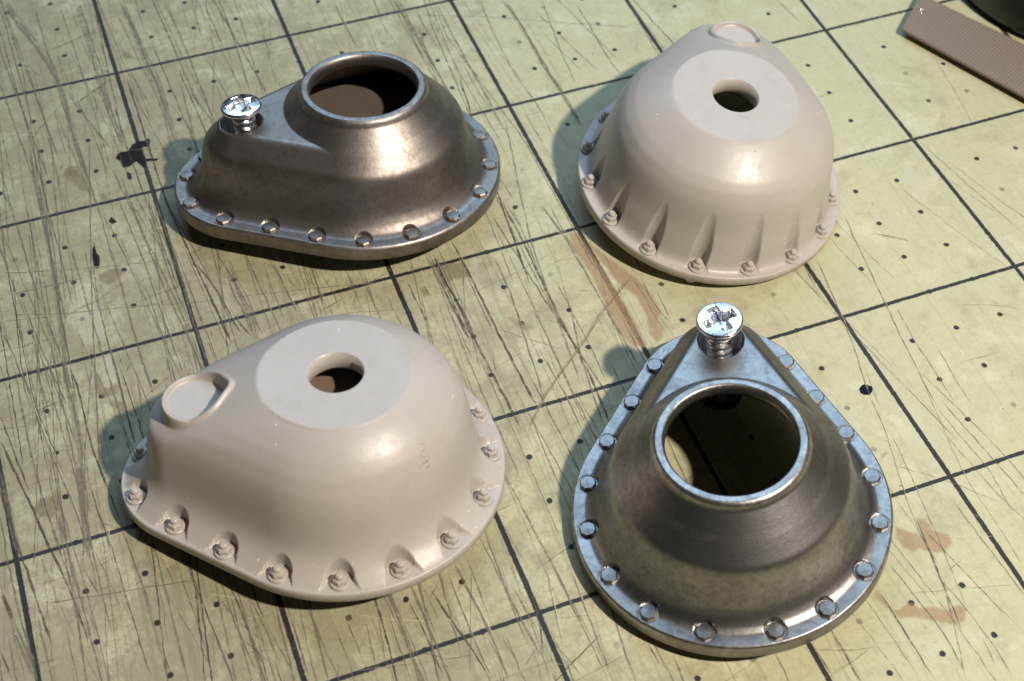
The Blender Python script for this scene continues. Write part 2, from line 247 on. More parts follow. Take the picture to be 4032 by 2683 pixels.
CUTS = "30b -0.506,0.857 -0.476,0.701 -0.385,0.363 -0.330,0.143 -0.316,-0.036 -0.314,-0.600 -0.304,-0.785;12b -0.341,0.766 -0.338,0.411 -0.328,0.122;28b -0.099,0.704 -0.102,0.274 -0.097,0.020 -0.095,-0.373 -0.074,-0.619;30b 0.142,0.630 0.164,0.398 0.175,0.028 0.201,-0.188 0.197,-0.447 0.199,-0.669;14b 0.399,0.529 0.406,0.280 0.417,0.027 0.416,-0.151 0.425,-0.557;14b 0.608,0.456 0.615,0.196 0.620,0.020;13b 0.703,0.423 0.697,0.090 0.687,-0.089 0.671,-0.415;12b -0.301,-0.021 -0.224,-0.336 -0.142,-0.623;8b -0.291,-0.035 -0.239,-0.174 -0.207,-0.544 -0.197,-0.816;8b -0.530,-0.051 -0.545,-0.386 -0.567,-0.684;10b 0.048,-0.093 0.086,-0.437 0.133,-0.805;8b 0.381,0.570 0.406,0.280;7b -0.382,-0.173 -0.381,-0.604;12p -0.687,-0.288 -0.545,-0.348 -0.433,-0.412;25b -0.554,-0.490 -0.563,-0.925 -0.580,-1.340 -0.598,-1.640 -0.625,-1.985 -0.649,-2.259;10b -0.740,-0.660 -0.701,-1.023 -0.688,-1.360 -0.662,-1.694 -0.632,-1.982;12b -0.310,-0.577 -0.293,-1.009 -0.286,-1.411 -0.280,-1.755 -0.285,-1.981 -0.271,-2.328;8b -0.372,-1.262 -0.409,-1.642 -0.412,-1.914 -0.409,-2.298;12b -0.179,-1.025 -0.142,-1.509 -0.132,-1.852 -0.114,-2.273;8b -0.135,-0.977 -0.096,-1.203 -0.032,-1.455;10b -0.096,-0.991 -0.045,-1.282 -0.043,-1.660 -0.010,-1.983;10b -0.042,-1.023 -0.019,-1.316 -0.004,-1.628;14b -0.002,-1.075 0.009,-1.493 0.001,-1.900 0.007,-2.254;10b 0.067,-1.455 0.102,-1.914 0.123,-2.192;10d 0.091,-1.570 0.146,-1.728 0.203,-2.125;10b 0.211,-1.518 0.251,-1.766 0.278,-1.955;12b 0.246,-1.752 0.288,-2.003;8b -0.788,-1.005 -0.796,-1.503 -0.788,-1.863;10b -0.832,-1.314 -0.580,-1.387 -0.279,-1.460 -0.018,-1.507;10b -0.854,-1.471 -0.698,-1.481 -0.413,-1.487;8b -0.870,-1.587 -0.612,-1.679 -0.393,-1.725 -0.195,-1.769 -0.045,-1.817 0.188,-1.856;8b -0.877,-1.633 -0.689,-1.674 -0.424,-1.725;10b -0.759,-1.516 -0.704,-1.956 -0.656,-2.256;8b -0.882,-1.669 -0.827,-1.974 -0.824,-2.195;12d -0.896,-2.758 -0.859,-2.980 -0.823,-3.155 -0.788,-3.388 -0.781,-3.528;9d -0.626,-2.856 -0.606,-3.107 -0.601,-3.308 -0.587,-3.487 -0.584,-3.631 -0.567,-3.752;7b -0.723,-2.863 -0.698,-3.039 -0.708,-3.302;7b -0.691,-3.028 -0.646,-3.232 -0.622,-3.417;8b -0.552,-3.002 -0.532,-3.181 -0.508,-3.439;7b -0.419,-3.175 -0.391,-3.378;12d -1.082,-3.093 -1.058,-3.257 -1.047,-3.324;9d -1.086,-3.124 -1.059,-3.301;9d -1.125,-3.395 -1.097,-3.559;7b -0.961,-3.144 -0.770,-3.167 -0.540,-3.110;7b -0.944,-3.241 -0.737,-3.284 -0.579,-3.310 -0.472,-3.322 -0.262,-3.370;10b -0.507,-3.591 -0.494,-3.755;7b -0.437,-3.362 -0.373,-3.615 -0.319,-3.845;8b -0.253,-3.429 -0.184,-3.622 -0.093,-3.756;10b -0.182,-3.455 -0.194,-3.681 -0.167,-3.875;8b -0.076,-3.649 -0.026,-3.952;10d 0.025,-3.622 0.023,-3.885;10p -0.326,-3.409 -0.205,-3.479 -0.082,-3.544;9p -0.308,-3.614 -0.155,-3.613 -0.000,-3.613;10b -0.121,-3.477 -0.084,-3.658 -0.079,-3.847;30b -1.062,-3.287 -1.032,-3.436 -1.014,-3.589;14d 1.695,-1.698 1.702,-1.979 1.695,-2.284 1.685,-2.524 1.692,-2.751 1.686,-3.019 1.661,-3.250;9b 1.738,-1.714 1.720,-2.017 1.703,-2.224;14b 1.883,-1.765 1.915,-2.011 1.923,-2.324 1.923,-2.549 1.931,-2.837 1.926,-2.968;10b 1.926,-1.780 1.923,-1.992 1.934,-2.202;9b 2.172,-2.414 2.156,-2.663 2.195,-2.767;15d 1.357,-1.855 1.367,-2.051 1.371,-2.361 1.371,-2.587 1.378,-2.825 1.387,-2.993;16d 1.240,-1.899 1.242,-2.142 1.248,-2.386 1.253,-2.582 1.257,-2.754 1.269,-2.995 1.270,-3.108;9b 1.251,-1.935 1.258,-2.229 1.255,-2.389 1.211,-2.718;8b 1.352,-1.939 1.353,-2.263 1.350,-2.521;11b 1.523,-2.033 1.523,-2.243 1.500,-2.467 1.474,-2.614 1.462,-2.800 1.422,-3.014;9b 1.717,-1.706 1.725,-1.877;9b 1.758,-2.265 1.760,-2.511 1.759,-2.755 1.748,-2.978;10b 1.517,-2.659 1.531,-2.871 1.537,-3.002 1.535,-3.204;18l 2.142,-2.392 1.916,-2.547 1.692,-2.751 1.518,-2.885 1.393,-2.995 1.297,-3.111;5d 2.141,-2.402 1.917,-2.557 1.693,-2.758 1.520,-2.891 1.395,-3.000 1.298,-3.118;7b 1.363,-2.487 1.517,-2.620 1.643,-2.742;7b 1.824,-2.392 1.925,-2.433;7b 1.544,-2.433 1.670,-2.483;8b 2.134,-2.410 2.135,-2.675 2.132,-2.803;7d 2.208,-2.530 2.197,-2.728;8b 1.360,-2.049 1.301,-2.204 1.255,-2.389;10b 1.760,-2.511 1.699,-2.753 1.656,-3.036 1.636,-3.241;6b 2.890,-3.453 2.862,-3.645 2.794,-3.882 2.735,-4.099 2.704,-4.296 2.660,-4.539 2.525,-4.890;6b 2.870,-3.683 2.843,-3.900 2.822,-4.002 2.764,-4.339 2.709,-4.596;5b 3.166,-3.480 3.117,-3.749 3.074,-3.950 3.058,-4.088 3.063,-4.345 3.047,-4.523;5b 3.148,-3.631 3.165,-3.870 3.196,-3.983 3.158,-4.275;6b 2.704,-4.002 2.717,-4.177 2.706,-4.418;8d 2.740,-4.122 2.695,-4.374 2.663,-4.550 2.626,-4.699;8d 2.396,-4.384 2.408,-4.524 2.405,-4.730 2.407,-4.847;7d 2.509,-4.286 2.535,-4.513 2.561,-4.685 2.539,-4.852;8b 2.664,-4.393 2.703,-4.546 2.708,-4.673 2.725,-4.792 2.717,-4.961;7b 2.697,-4.735 2.675,-4.884;10d 2.121,-4.514 2.118,-4.633 2.112,-4.738;12d 2.013,-4.530 2.020,-4.616 2.024,-4.706;6b 2.741,-3.818 2.882,-3.936 2.975,-4.014 3.152,-4.208;4b 2.487,-4.452 2.677,-4.497 3.004,-4.587;8p 2.769,-4.253 2.894,-4.302 3.108,-4.366;9p 2.021,-4.515 2.171,-4.570 2.384,-4.643 2.622,-4.735 2.838,-4.805;6d 2.004,-4.546 2.130,-4.610 2.255,-4.629;5d 2.721,-4.424 2.820,-4.389;12b 1.340,0.234 1.339,-0.007 1.346,-0.244;20b 1.704,0.107 1.706,-0.104 1.707,-0.402 1.717,-0.631;14b 1.913,0.001 1.906,-0.285 1.904,-0.517 1.909,-0.831 1.905,-1.128;10b 2.161,-0.053 2.143,-0.353 2.123,-0.624 2.135,-0.852;22b 2.298,-0.101 2.313,-0.334 2.309,-0.735 2.315,-1.018 2.319,-1.316;8b 2.518,-0.178 2.451,-0.632 2.421,-0.953;10b 2.699,-0.275 2.697,-0.532 2.680,-0.836 2.697,-1.006;8b 2.128,-0.820 2.154,-1.004 2.138,-1.362;8b 1.881,-0.554 1.873,-0.876 1.904,-1.001 1.912,-1.336;8b 1.761,-0.060 2.027,-0.169 2.203,-0.247 2.548,-0.416 2.943,-0.602;8b 2.057,-1.055 2.070,-1.365;12b 1.780,-0.002 1.773,-0.176 1.790,-0.446;8b 3.356,-2.384 3.309,-2.623 3.287,-2.769 3.246,-3.008 3.207,-3.238 3.168,-3.498 3.154,-3.636;9b 3.069,-2.614 3.047,-2.744 3.008,-2.966 2.958,-3.204 2.878,-3.486;7b 3.291,-3.024 3.260,-3.229 3.257,-3.408 3.243,-3.658;6b 3.346,-3.302 3.316,-3.578 3.313,-3.693;6b 2.951,-3.298 2.901,-3.544;6p 3.658,-3.186 3.667,-3.361 3.649,-3.536 3.539,-3.686;4b 3.349,-2.374 3.573,-2.445;12b 3.386,-2.532 3.540,-2.611 3.622,-2.703;5b 3.534,-3.112 3.751,-3.175 3.881,-3.266;5b 3.399,-3.446 3.618,-3.456;10d 0.503,-3.732 0.521,-3.852 0.531,-3.990 0.534,-4.144;9b 0.569,-3.707 0.565,-3.868 0.564,-3.955;10d 0.611,-3.731 0.629,-3.827 0.650,-3.931 0.689,-4.063 0.708,-4.222;9b 0.708,-3.683 0.704,-3.838 0.708,-3.968 0.705,-4.115 0.720,-4.227;14b 0.749,-3.648 0.760,-3.802 0.778,-3.954 0.782,-4.097 0.775,-4.247;9b 0.807,-3.652 0.804,-3.801 0.803,-3.963;6b 0.826,-3.659 0.698,-3.996 0.628,-4.193;8b 0.945,-3.836 0.959,-3.972 0.951,-4.159 0.935,-4.306;10d 1.019,-3.797 1.005,-3.965 0.972,-4.105 0.952,-4.191;8b 1.114,-3.781 1.077,-3.967 1.038,-4.191;9b 1.150,-3.803 1.144,-3.967 1.146,-4.105 1.158,-4.251 1.151,-4.385;9b 1.207,-3.849 1.194,-4.042 1.182,-4.244 1.175,-4.394;7b 1.296,-4.080 1.275,-4.231 1.254,-4.394;8d 1.375,-4.268 1.379,-4.401;9b 0.239,-3.716 0.249,-3.847 0.248,-3.986;9b 0.182,-3.744 0.197,-3.882 0.193,-3.988;9b 0.312,-3.775 0.305,-3.891 0.291,-4.024;8b 0.366,-3.739 0.357,-3.879 0.324,-4.029;9b 0.412,-3.796 0.406,-3.944 0.407,-4.112;7b 0.187,-3.986 0.483,-4.049 0.746,-4.099;6p 0.250,-3.728 0.418,-3.822 0.605,-3.898;9p 0.937,-4.231 1.012,-4.255;7d 0.851,-4.215 0.943,-4.141;7b 1.012,-4.150 1.059,-4.299 1.071,-4.356;7p 1.265,-4.220 1.430,-4.288;10b 0.761,-4.019 0.778,-4.127 0.782,-4.249;9b 0.818,-4.040 0.835,-4.163;10b 0.117,-3.728 0.104,-3.848;12b 0.028,-3.647 0.023,-3.819 0.022,-3.970;5b 1.047,-4.044 1.217,-4.091;10b -0.850,-1.875 -0.827,-1.999 -0.800,-2.178 -0.794,-2.330 -0.776,-2.467 -0.753,-2.610 -0.737,-2.718 -0.716,-2.861 -0.707,-2.998 -0.713,-3.096;20b -0.632,-1.954 -0.637,-2.092 -0.634,-2.215 -0.646,-2.422 -0.654,-2.571 -0.662,-2.680;10b -0.701,-1.929 -0.694,-2.072 -0.682,-2.221 -0.668,-2.383 -0.656,-2.480;10d -0.609,-2.037 -0.589,-2.199 -0.596,-2.409 -0.595,-2.563 -0.574,-2.704 -0.568,-2.794;8b -0.498,-1.994 -0.558,-2.258 -0.620,-2.508 -0.644,-2.612;10d -0.406,-2.027 -0.404,-2.242 -0.408,-2.447 -0.409,-2.570;7b -0.311,-2.078 -0.383,-2.168;12d -0.975,-2.333 -0.957,-2.446 -0.921,-2.629 -0.899,-2.745 -0.876,-2.880 -0.848,-3.047;11d -0.955,-2.193 -0.937,-2.347 -0.919,-2.497 -0.891,-2.691;9d -0.642,-2.731 -0.629,-2.879 -0.616,-3.017 -0.610,-3.134;8b -0.283,-2.096 -0.281,-2.237 -0.272,-2.338;10b -0.764,-1.906 -0.753,-2.026 -0.741,-2.216 -0.746,-2.355;30b -0.654,-2.571 -0.668,-2.714 -0.698,-2.917 -0.708,-3.098;8d -0.566,-2.780 -0.560,-2.840 -0.555,-2.906;7b -0.975,-2.333 -0.930,-2.342 -0.872,-2.340;6b -0.893,-2.632 -0.821,-2.644 -0.765,-2.613;7b -0.806,-2.478 -0.767,-2.485 -0.678,-2.510;20b -0.996,-2.521 -0.994,-2.704 -0.987,-2.882 -0.987,-2.996;10b -0.319,-2.183 -0.346,-2.438;30b 0.253,-1.628 0.250,-1.813 0.264,-1.949 0.265,-2.110 0.268,-2.187;10b 0.415,-1.686 0.415,-1.872 0.422,-2.006 0.415,-2.100;12b 0.460,-1.702 0.480,-1.879 0.485,-1.996 0.488,-2.094;8b 0.499,-1.810 0.538,-1.933;12b 0.635,-1.782 0.632,-1.966 0.618,-2.101;10b 0.669,-1.837 0.691,-1.971 0.691,-2.119;12b 0.791,-1.821 0.797,-1.967 0.795,-2.156;10b 0.875,-1.894 0.863,-2.091 0.861,-2.196;8b 0.818,-2.000 0.753,-2.133;9b 0.197,-1.859 0.426,-1.901 0.655,-1.950 0.941,-2.019;10d 1.062,-2.029 1.056,-2.160 1.069,-2.287 1.071,-2.408;8d 1.125,-2.102 1.139,-2.190;12d 0.182,-1.920 0.204,-2.024 0.236,-2.131 0.258,-2.183;10b 0.280,-2.003 0.288,-2.086 0.300,-2.154;20d 1.205,-1.900 1.210,-2.073 1.221,-2.293 1.226,-2.472 1.223,-2.531;14d 1.237,-1.920 1.236,-2.125 1.254,-2.305 1.264,-2.501;"
STAINS = "orange 2.633,-4.131 2.662,-4.173 2.713,-4.217 2.740,-4.122 2.781,-4.169 2.787,-4.223 2.840,-4.264 2.826,-4.310 2.764,-4.339 2.707,-4.323 2.672,-4.285 2.631,-4.290 2.606,-4.250 2.596,-4.195;orange 2.396,-4.384 2.400,-4.425 2.421,-4.500 2.437,-4.506 2.496,-4.484 2.525,-4.529 2.576,-4.538 2.628,-4.576 2.688,-4.569 2.712,-4.607 2.670,-4.659 2.610,-4.651 2.520,-4.599 2.467,-4.565 2.416,-4.556 2.402,-4.517 2.377,-4.465 2.363,-4.401;orange 2.756,-3.784 2.812,-3.765 2.806,-3.802 2.755,-3.812;orange 1.933,-2.007 1.994,-2.017 2.005,-2.109 2.022,-2.318 2.028,-2.506 2.037,-2.630 2.028,-2.843 1.987,-2.847 1.929,-2.788 1.919,-2.667 1.924,-2.529 1.937,-2.350 1.925,-2.166;orange 2.013,-2.090 2.068,-2.228 2.142,-2.392 2.187,-2.543 2.179,-2.681 2.136,-2.706 2.124,-2.819 2.069,-2.838 2.051,-2.774 2.090,-2.669 2.090,-2.528 2.045,-2.430 2.017,-2.253;pink 1.433,-2.423 1.478,-2.444 1.500,-2.487 1.552,-2.530 1.554,-2.565 1.497,-2.554 1.467,-2.514 1.436,-2.454;ink -0.139,-0.690 -0.104,-0.646 -0.063,-0.656 -0.036,-0.614 0.003,-0.600 0.045,-0.605 0.063,-0.578 0.066,-0.612 0.054,-0.655 0.017,-0.652 -0.006,-0.709 0.012,-0.739 0.077,-0.766 0.064,-0.781 0.012,-0.767 -0.003,-0.812 -0.018,-0.797 -0.038,-0.744 -0.075,-0.777 -0.110,-0.774 -0.117,-0.716;ink -0.375,-1.320 -0.357,-1.267 -0.357,-1.315 -0.350,-1.364 -0.353,-1.422 -0.370,-1.451 -0.384,-1.440 -0.385,-1.375;ink -0.264,-1.143 -0.238,-1.116 -0.217,-1.160 -0.244,-1.169;ink -0.102,-0.809 -0.081,-0.830 -0.086,-0.880 -0.105,-0.866;dot 2.858,-3.424 2.880,-3.407 2.908,-3.412 2.923,-3.432 2.914,-3.452 2.891,-3.466 2.863,-3.460 2.853,-3.442;smudge -0.386,-0.669 -0.342,-0.711 -0.306,-0.801 -0.308,-0.903 -0.353,-0.874 -0.391,-0.797 -0.430,-0.731;smudge -0.382,-1.493 -0.328,-1.466 -0.266,-1.477 -0.242,-1.520 -0.299,-1.568 -0.349,-1.578 -0.375,-1.541;smudge -0.272,-0.941 -0.242,-0.914 -0.214,-0.987 -0.257,-0.997;smudge -0.459,-2.278 -0.411,-2.311 -0.389,-2.351 -0.419,-2.380 -0.461,-2.349 -0.483,-2.309;smudge -0.861,-2.716 -0.795,-2.726 -0.771,-2.785 -0.815,-2.847 -0.877,-2.817 -0.891,-2.762;smudge -0.498,-2.093 -0.465,-2.211 -0.419,-2.195 -0.421,-2.268 -0.494,-2.273 -0.528,-2.197;smudge 1.255,-1.996 1.359,-2.025 1.371,-2.098 1.347,-2.131 1.280,-2.124 1.237,-2.159 1.209,-2.132 1.220,-2.043;smudge 1.098,-2.109 1.134,-2.113 1.147,-2.185 1.100,-2.176;smudge 0.071,0.192 0.110,0.157 0.118,0.101 0.078,0.094 0.055,0.144;smudge -0.371,-0.653 -0.329,-0.687 -0.342,-0.764 -0.400,-0.751 -0.412,-0.685;pale -0.478,-1.492 -0.407,-1.541 -0.400,-1.634 -0.398,-1.756 -0.405,-1.917 -0.463,-1.938 -0.523,-1.927 -0.552,-1.831 -0.581,-1.724 -0.554,-1.656;pale -0.465,-2.032 -0.403,-1.991 -0.401,-2.179 -0.439,-2.217 -0.486,-2.148;pale 3.831,-2.115 3.892,-2.189 3.893,-2.360 3.797,-2.476 3.753,-2.444 3.790,-2.273;pale 3.635,-2.786 3.660,-2.826 3.607,-2.914 3.581,-2.875;"
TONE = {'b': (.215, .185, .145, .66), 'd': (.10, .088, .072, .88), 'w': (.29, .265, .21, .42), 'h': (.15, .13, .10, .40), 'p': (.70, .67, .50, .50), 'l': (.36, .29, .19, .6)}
rv, rf, rc = [], [], []
zk = [0]
def ribbon(Q, width, tone, wob=.004):
    Q = np.asarray(Q, float)
    seg = np.r_[0, np.cumsum(np.hypot(*np.diff(Q, axis=0).T))]
    n = max(6, int(seg[-1]/.035)); s = np.linspace(0, seg[-1], n)
    # smooth path through the points, with a hand's tremble
    P = np.c_[np.interp(s, seg, Q[:, 0]), np.interp(s, seg, Q[:, 1])]
    k = np.array([.25, .5, .25])
    for _ in range(8):
        P[1:-1] = np.stack([np.convolve(P[:, i], k, 'valid') for i in (0, 1)], 1)
    T = np.gradient(P, axis=0); T /= np.linalg.norm(T, axis=1)[:, None]+1e-9; N = np.c_[-T[:, 1], T[:, 0]]
    P = P+N*(RNG.normal(0, wob*.35, n)[:, None])
    ww = width*.5*(.55+.75*RNG.random(n)); ww[0] = ww[-1] = width*.05; ww[1] *= .6; ww[-2] *= .6
    zk[0] += 1; z = .0012+zk[0]*3e-6
    b = sum(len(v) for v in rv)
    L = np.c_[P+N*ww[:, None], np.full(n, z)]; R = np.c_[P-N*ww[:, None], np.full(n, z)]
    rv.append(np.stack([L, R], 1).reshape(-1, 3))
    i = np.arange(n-1)*2+b; rf.append(np.stack([i, i+1, i+3, i+2], 1)[:, ::-1])
    c = np.tile(np.array(TONE[tone]), (2*n, 1)); f = .65+.5*RNG.random()
    c[:, 3] *= np.repeat(np.clip(np.minimum(np.arange(n), np.arange(n)[::-1])/3+.25, 0, 1)*f, 2)
    c[:, 3] = np.clip(c[:, 3], 0, 1)
    rc.append(c)
for item in CUTS.split(';'):
    if not item.strip(): continue
    h, *pts = item.split(' ')
    tone, h = h[-1], h[:-1]
    Q = [tuple(map(float, p.split(','))) for p in pts]
    wd = float(h)/1000
    if wd > .018 and tone in 'bd':     # a bundle of strokes beside each other
        Q = np.array(Q); ribbon(Q, wd*1.15, 'w')
        for j in range(int(wd/.0055)):
            o = RNG.normal(0, wd*.42, (len(Q), 2))*[1, .2]+RNG.normal(0, wd*.45)
            a, e = sorted(RNG.integers(0, len(Q), 2)); 
            sub = Q if e-a < 1 else Q[max(0, a-1):e+2]
            ribbon(sub+o[:len(sub)], .004+.006*RNG.random(), tone)
    else:
        ribbon(Q, wd*.8, tone)
        if tone in 'bd' and RNG.random() < .5: ribbon(np.array(Q)+[wd*.55, 0], wd*.35, 'p')   # flat pale stroke, a lip's highlight painted into the colour
# the countless lighter strokes between the bold ones
def stray(n, xr, yr, mean, sd, ln, wr, tones):
    for _ in range(n):
        a = math.radians(RNG.normal(mean, sd)); l = RNG.uniform(*ln); c0 = np.array([RNG.uniform(*xr), RNG.uniform(*yr)])
        d = np.array([math.cos(a), math.sin(a)]); pr = np.array([-d[1], d[0]])
        bow = RNG.normal(0, .02)*l
        ribbon([c0-d*l/2, c0+pr*bow, c0+d*l/2], RNG.uniform(*wr), tones[RNG.integers(len(tones))])
stray(120, (-1.4, .6), (-4.6, 1.2), 91, 4, (.6, 2.6), (.004, .010), 'bbbbbd')
stray(55, (.6, 2.0), (-5.0, .8), 90, 4, (.6, 2.2), (.004, .009), 'bbbbd')
stray(28, (2.0, 3.4), (-5.2, .4), 95, 6, (.4, 1.6), (.003, .006), 'bbbd')
stray(16, (3.4, 5.4), (-3.5, -.5), 96, 12, (.2, .9), (.003, .005), 'b')
stray(60, (-1.4, 2.0), (-5.0, 1.0), 12, 14, (.08, .6), (.003, .006), 'bbd')
stray(60, (-1.4, .8), (-4.8, -1.6), 60, 50, (.04, .22), (.003, .006), 'bbd')
stray(120, (-1.4, 1.4), (-5.0, 1.0), 88, 9, (.15, .7), (.0025, .005), 'bbp')
stray(20, (1.2, 4.5), (-5.0, -1.0), 10, 15, (.1, .7), (.003, .005), 'bp')
stray(28, (-1.2, 3.0), (-5.0, -2.0), 20, 60, (.05, .25), (.004, .008), 'p')
stray(260, (-1.4, 2.2), (-5.0, 1.0), 89, 5, (.3, 1.8), (.002, .0042), 'h')
stray(60, (-1.4, 2.2), (-5.0, 1.0), 10, 10, (.2, .9), (.002, .004), 'h')
cu = mesh_obj('cut_marks', np.concatenate(rv), np.concatenate(rf), M_CUT, mo, smooth=False); tag(cu, kind='stuff')
attr(cu, 'cutcol', np.concatenate(rc), 'FLOAT_COLOR')

# crumbs of swarf and dust lying on the mat
cv, cf = [], []
for i in range(150):
    x, y = (RNG.uniform(-1.3, 2.0), RNG.uniform(-5, .8)) if i < 105 else (RNG.uniform(1.5, 4.8), RNG.uniform(-5, -.6))
    q = RNG.normal(0, 1, (4, 3)); q /= np.linalg.norm(q, axis=1)[:, None]; q *= RNG.uniform(.003, .0085); q[:, 2] *= .6; q[:, 2] -= q[:, 2].min()-.002
    b = len(cv)*4; cv.append(q+[x, y, 0]); cf += [(b, b+1, b+2), (b, b+2, b+3), (b, b+3, b+1), (b+1, b+3, b+2)]
tc = NT('pale_dust'); tc.pbr(**{'Base Color': (.62, .58, .50), 'Roughness': .35})
tag(mesh_obj('dust_crumbs', np.concatenate(cv), np.array(cf), tc.m, mo, smooth=False), kind='stuff')

SM = {'orange': ('paint_stain', mat_stain('orange_paint', (.46, .305, .185), .66), 'orange paint smear'), 'pink': ('paint_stain', mat_stain('pink_paint', (.47, .33, .22), .6), None),
      'ink': ('ink_blot', mat_stain('black_ink', (.022, .02, .024), .95, .85, 1.12), None), 'dot': ('ink_blot', mat_stain('black_dot_ink', (.012, .014, .02), 1.0, .85, 1.0), None),
      'smudge': ('grime_smudge', mat_stain('grime', (.30, .25, .165), .5, .75, 1.6, 8), None), 'pale': ('scuffed_patch', mat_stain('pale_scuff', (.76, .75, .60), .38, .75, 1.8, 8), None)}
zs = 0
for item in STAINS.split(';'):
    if not item.strip(): continue
    k, *pts = item.split(' ')
    Q = np.array([tuple(map(float, p.split(','))) for p in pts]); zs += 1
    lo, hi = Q.min(0)-.03, Q.max(0)+.03; st_ = max(.006, float((hi-lo).max())/110)
    gx, gy = np.arange(lo[0], hi[0], st_), np.arange(lo[1], hi[1], st_); X, Y = np.meshgrid(gx, gy); P = np.c_[X.ravel(), Y.ravel()]
    A_, B_ = Q, np.roll(Q, -1, 0); dmin = np.full(len(P), 9.0); ins = np.zeros(len(P), bool)
    for a, b in zip(A_, B_):
        ab = b-a; h = np.clip(((P-a)@ab)/(ab@ab+1e-12), 0, 1); dmin = np.minimum(dmin, np.hypot(*(P-a-h[:, None]*ab).T))
        ins ^= ((a[1] > P[:, 1]) != (b[1] > P[:, 1])) & (P[:, 0] < (b[0]-a[0])*(P[:, 1]-a[1])/(b[1]-a[1]+1e-12)+a[0])
    sd = np.where(ins, dmin, -dmin); F = grid_faces(len(gy), len(gx), False); F = F[(sd[F] > -.022).any(1)]
    used = np.unique(F); remap = np.full(len(P), -1); remap[used] = np.arange(len(used))
    o = mesh_obj(SM[k][0], np.c_[P[used], np.full(len(used), .0004+zs*8e-6)], remap[F], SM[k][1], mo, smooth=False)
    attr(o, 'edge', np.clip(.5+sd[used]/.030, 0, 1))

# ------------------------------------------------------------------ the four castings
def pear_sd(x, y, R, r, L):
    y = np.abs(y); b = (R-r)/L; a = math.sqrt(1-b*b)
    k = -b*y+a*x; out = a*y+b*x-R
    out = np.where(k < 0, np.hypot(x, y)-R, out)
    return np.where(k > a*L, np.hypot(x-L, y)-r, out)
def pear_outline(R, r, L, n):
    b = (R-r)/L; al = math.acos(b); tl = math.sqrt(L*L-(R-r)**2)
    segs = [L_ for L_ in (r*al, tl, R*(math.pi-al))]; tot = 2*sum(segs)
    s = np.arange(n)/n*tot; half = tot/2; m = np.where(s > half, tot-s, s); sg = np.where(s > half, -1, 1)
    P = np.zeros((n, 2))
    i = m <= segs[0]; P[i] = np.c_[L+r*np.cos(m[i]/r), r*np.sin(m[i]/r)]
    i = (m > segs[0]) & (m <= segs[0]+segs[1]); f = (m[i]-segs[0])/tl
    p0 = np.array([L+r*b, r*math.sin(al)]); p1 = np.array([R*b, R*math.sin(al)]); P[i] = p0+(p1-p0)*f[:, None]
    i = m > segs[0]+segs[1]; a = al+(m[i]-segs[0]-segs[1])/R; P[i] = np.c_[R*np.cos(a), R*np.sin(a)]
    P[:, 1] *= sg; return P
def table(pts, sig):
    xs = np.linspace(-.2, 1.6, 3601); ys = np.interp(xs, [p[0] for p in pts], [p[1] for p in pts])
    k = np.exp(-.5*(np.arange(-200, 201)*.0005/sig)**2); k /= k.sum()
    pad = np.r_[np.full(200, ys[0]), ys, ys[-1]+(ys[-1]-ys[-2])*np.arange(1, 201)]
    zz = np.convolve(pad, k, 'valid'); return lambda d: np.interp(d, xs, zz)
def smin(a, b, k):
    h = np.clip(.5+.5*(b-a)/k, 0, 1); return b+(a-b)*h-k*h*(1-h)
def sstep(x): x = np.clip(x, 0, 1); return x*x*(3-2*x)

def nut_xy(polar): return [(r*math.cos(math.radians(a)), r*math.sin(math.radians(a))) for a, r in polar]
def slots(x, y, z, t, nuts, wd, outward, R, r, L, steep):
    e = 1e-4
    for nx, ny in nuts:
        near = (np.abs(x-nx) < .3) & (np.abs(y-ny) < .3)
        if outward:
            g = np.array([float(pear_sd(np.array(nx+e), np.array(ny), R, r, L)-pear_sd(np.array(nx-e), np.array(ny), R, r, L)),
                          float(pear_sd(np.array(nx), np.array(ny+e), R, r, L)-pear_sd(np.array(nx), np.array(ny-e), R, r, L))]); g /= np.hypot(*g)
            a = (x[near]-nx)*g[0]+(y[near]-ny)*g[1]; b = (x[near]-nx)*-g[1]+(y[near]-ny)*g[0]
            sd = np.hypot(np.minimum(a, 0)*(.92 if wd < .05 else 1.12), b)-wd-.6*np.maximum(a, 0)
        else: sd = np.hypot(x[near]-nx, y[near]-ny)-wd
        zz = z[near]; st_ = steep*np.where(a > 0, .4, 1.0) if outward else steep
        z[near] = np.minimum(zz, np.maximum(t, t+sd*st_))
    return z

SHM = dict(R=.6831, r=.3952, L=.6062, t=.0808, ro=.314, ri=.266, h=.5663)
SHR = dict(R=.6951, r=.3697, L=.6089, t=.0536, ro=.324, ri=.116, h=.6292)
HM = table([(-.2, .0808), (.076, .0808), (.10, .10), (.120, .137), (.14, .19), (.16, .255), (.185, .33), (.215, .371), (1.6, .371+1.385*1.14)], .009)
WALLS = {'tall': table([(-.2, .0536), (.030, .0536), (.050, .060), (.064, .075), (.073, .100), (.080, .140), (.088, .180), (.098, .217), (.108, .250), (.116, .303), (.124, .362), (.141, .425), (.172, .483), (.215, .531), (.268, .575), (.34, .63), (.5, .73), (1.6, 1.2)], .007),
         'short': table([(-.2, .0536), (.012, .0536), (.034, .066), (.054, .080), (.075, .095), (.098, .117), (.117, .146), (.131, .183), (.140, .232), (.147, .30), (.157, .365), (.178, .434), (.216, .501), (.264, .554), (.33, .612), (.5, .73), (1.6, 1.2)], .007)}
HM = table([(-.2, .0808), (.060, .0808), (.086, .093), (.112, .119), (.137, .160), (.155, .212), (.168, .268), (.180, .328), (.194, .357), (.22, .384), (1.6,   .384+1.38*1.06)], .0065)
ZP = .448; LC = .6175
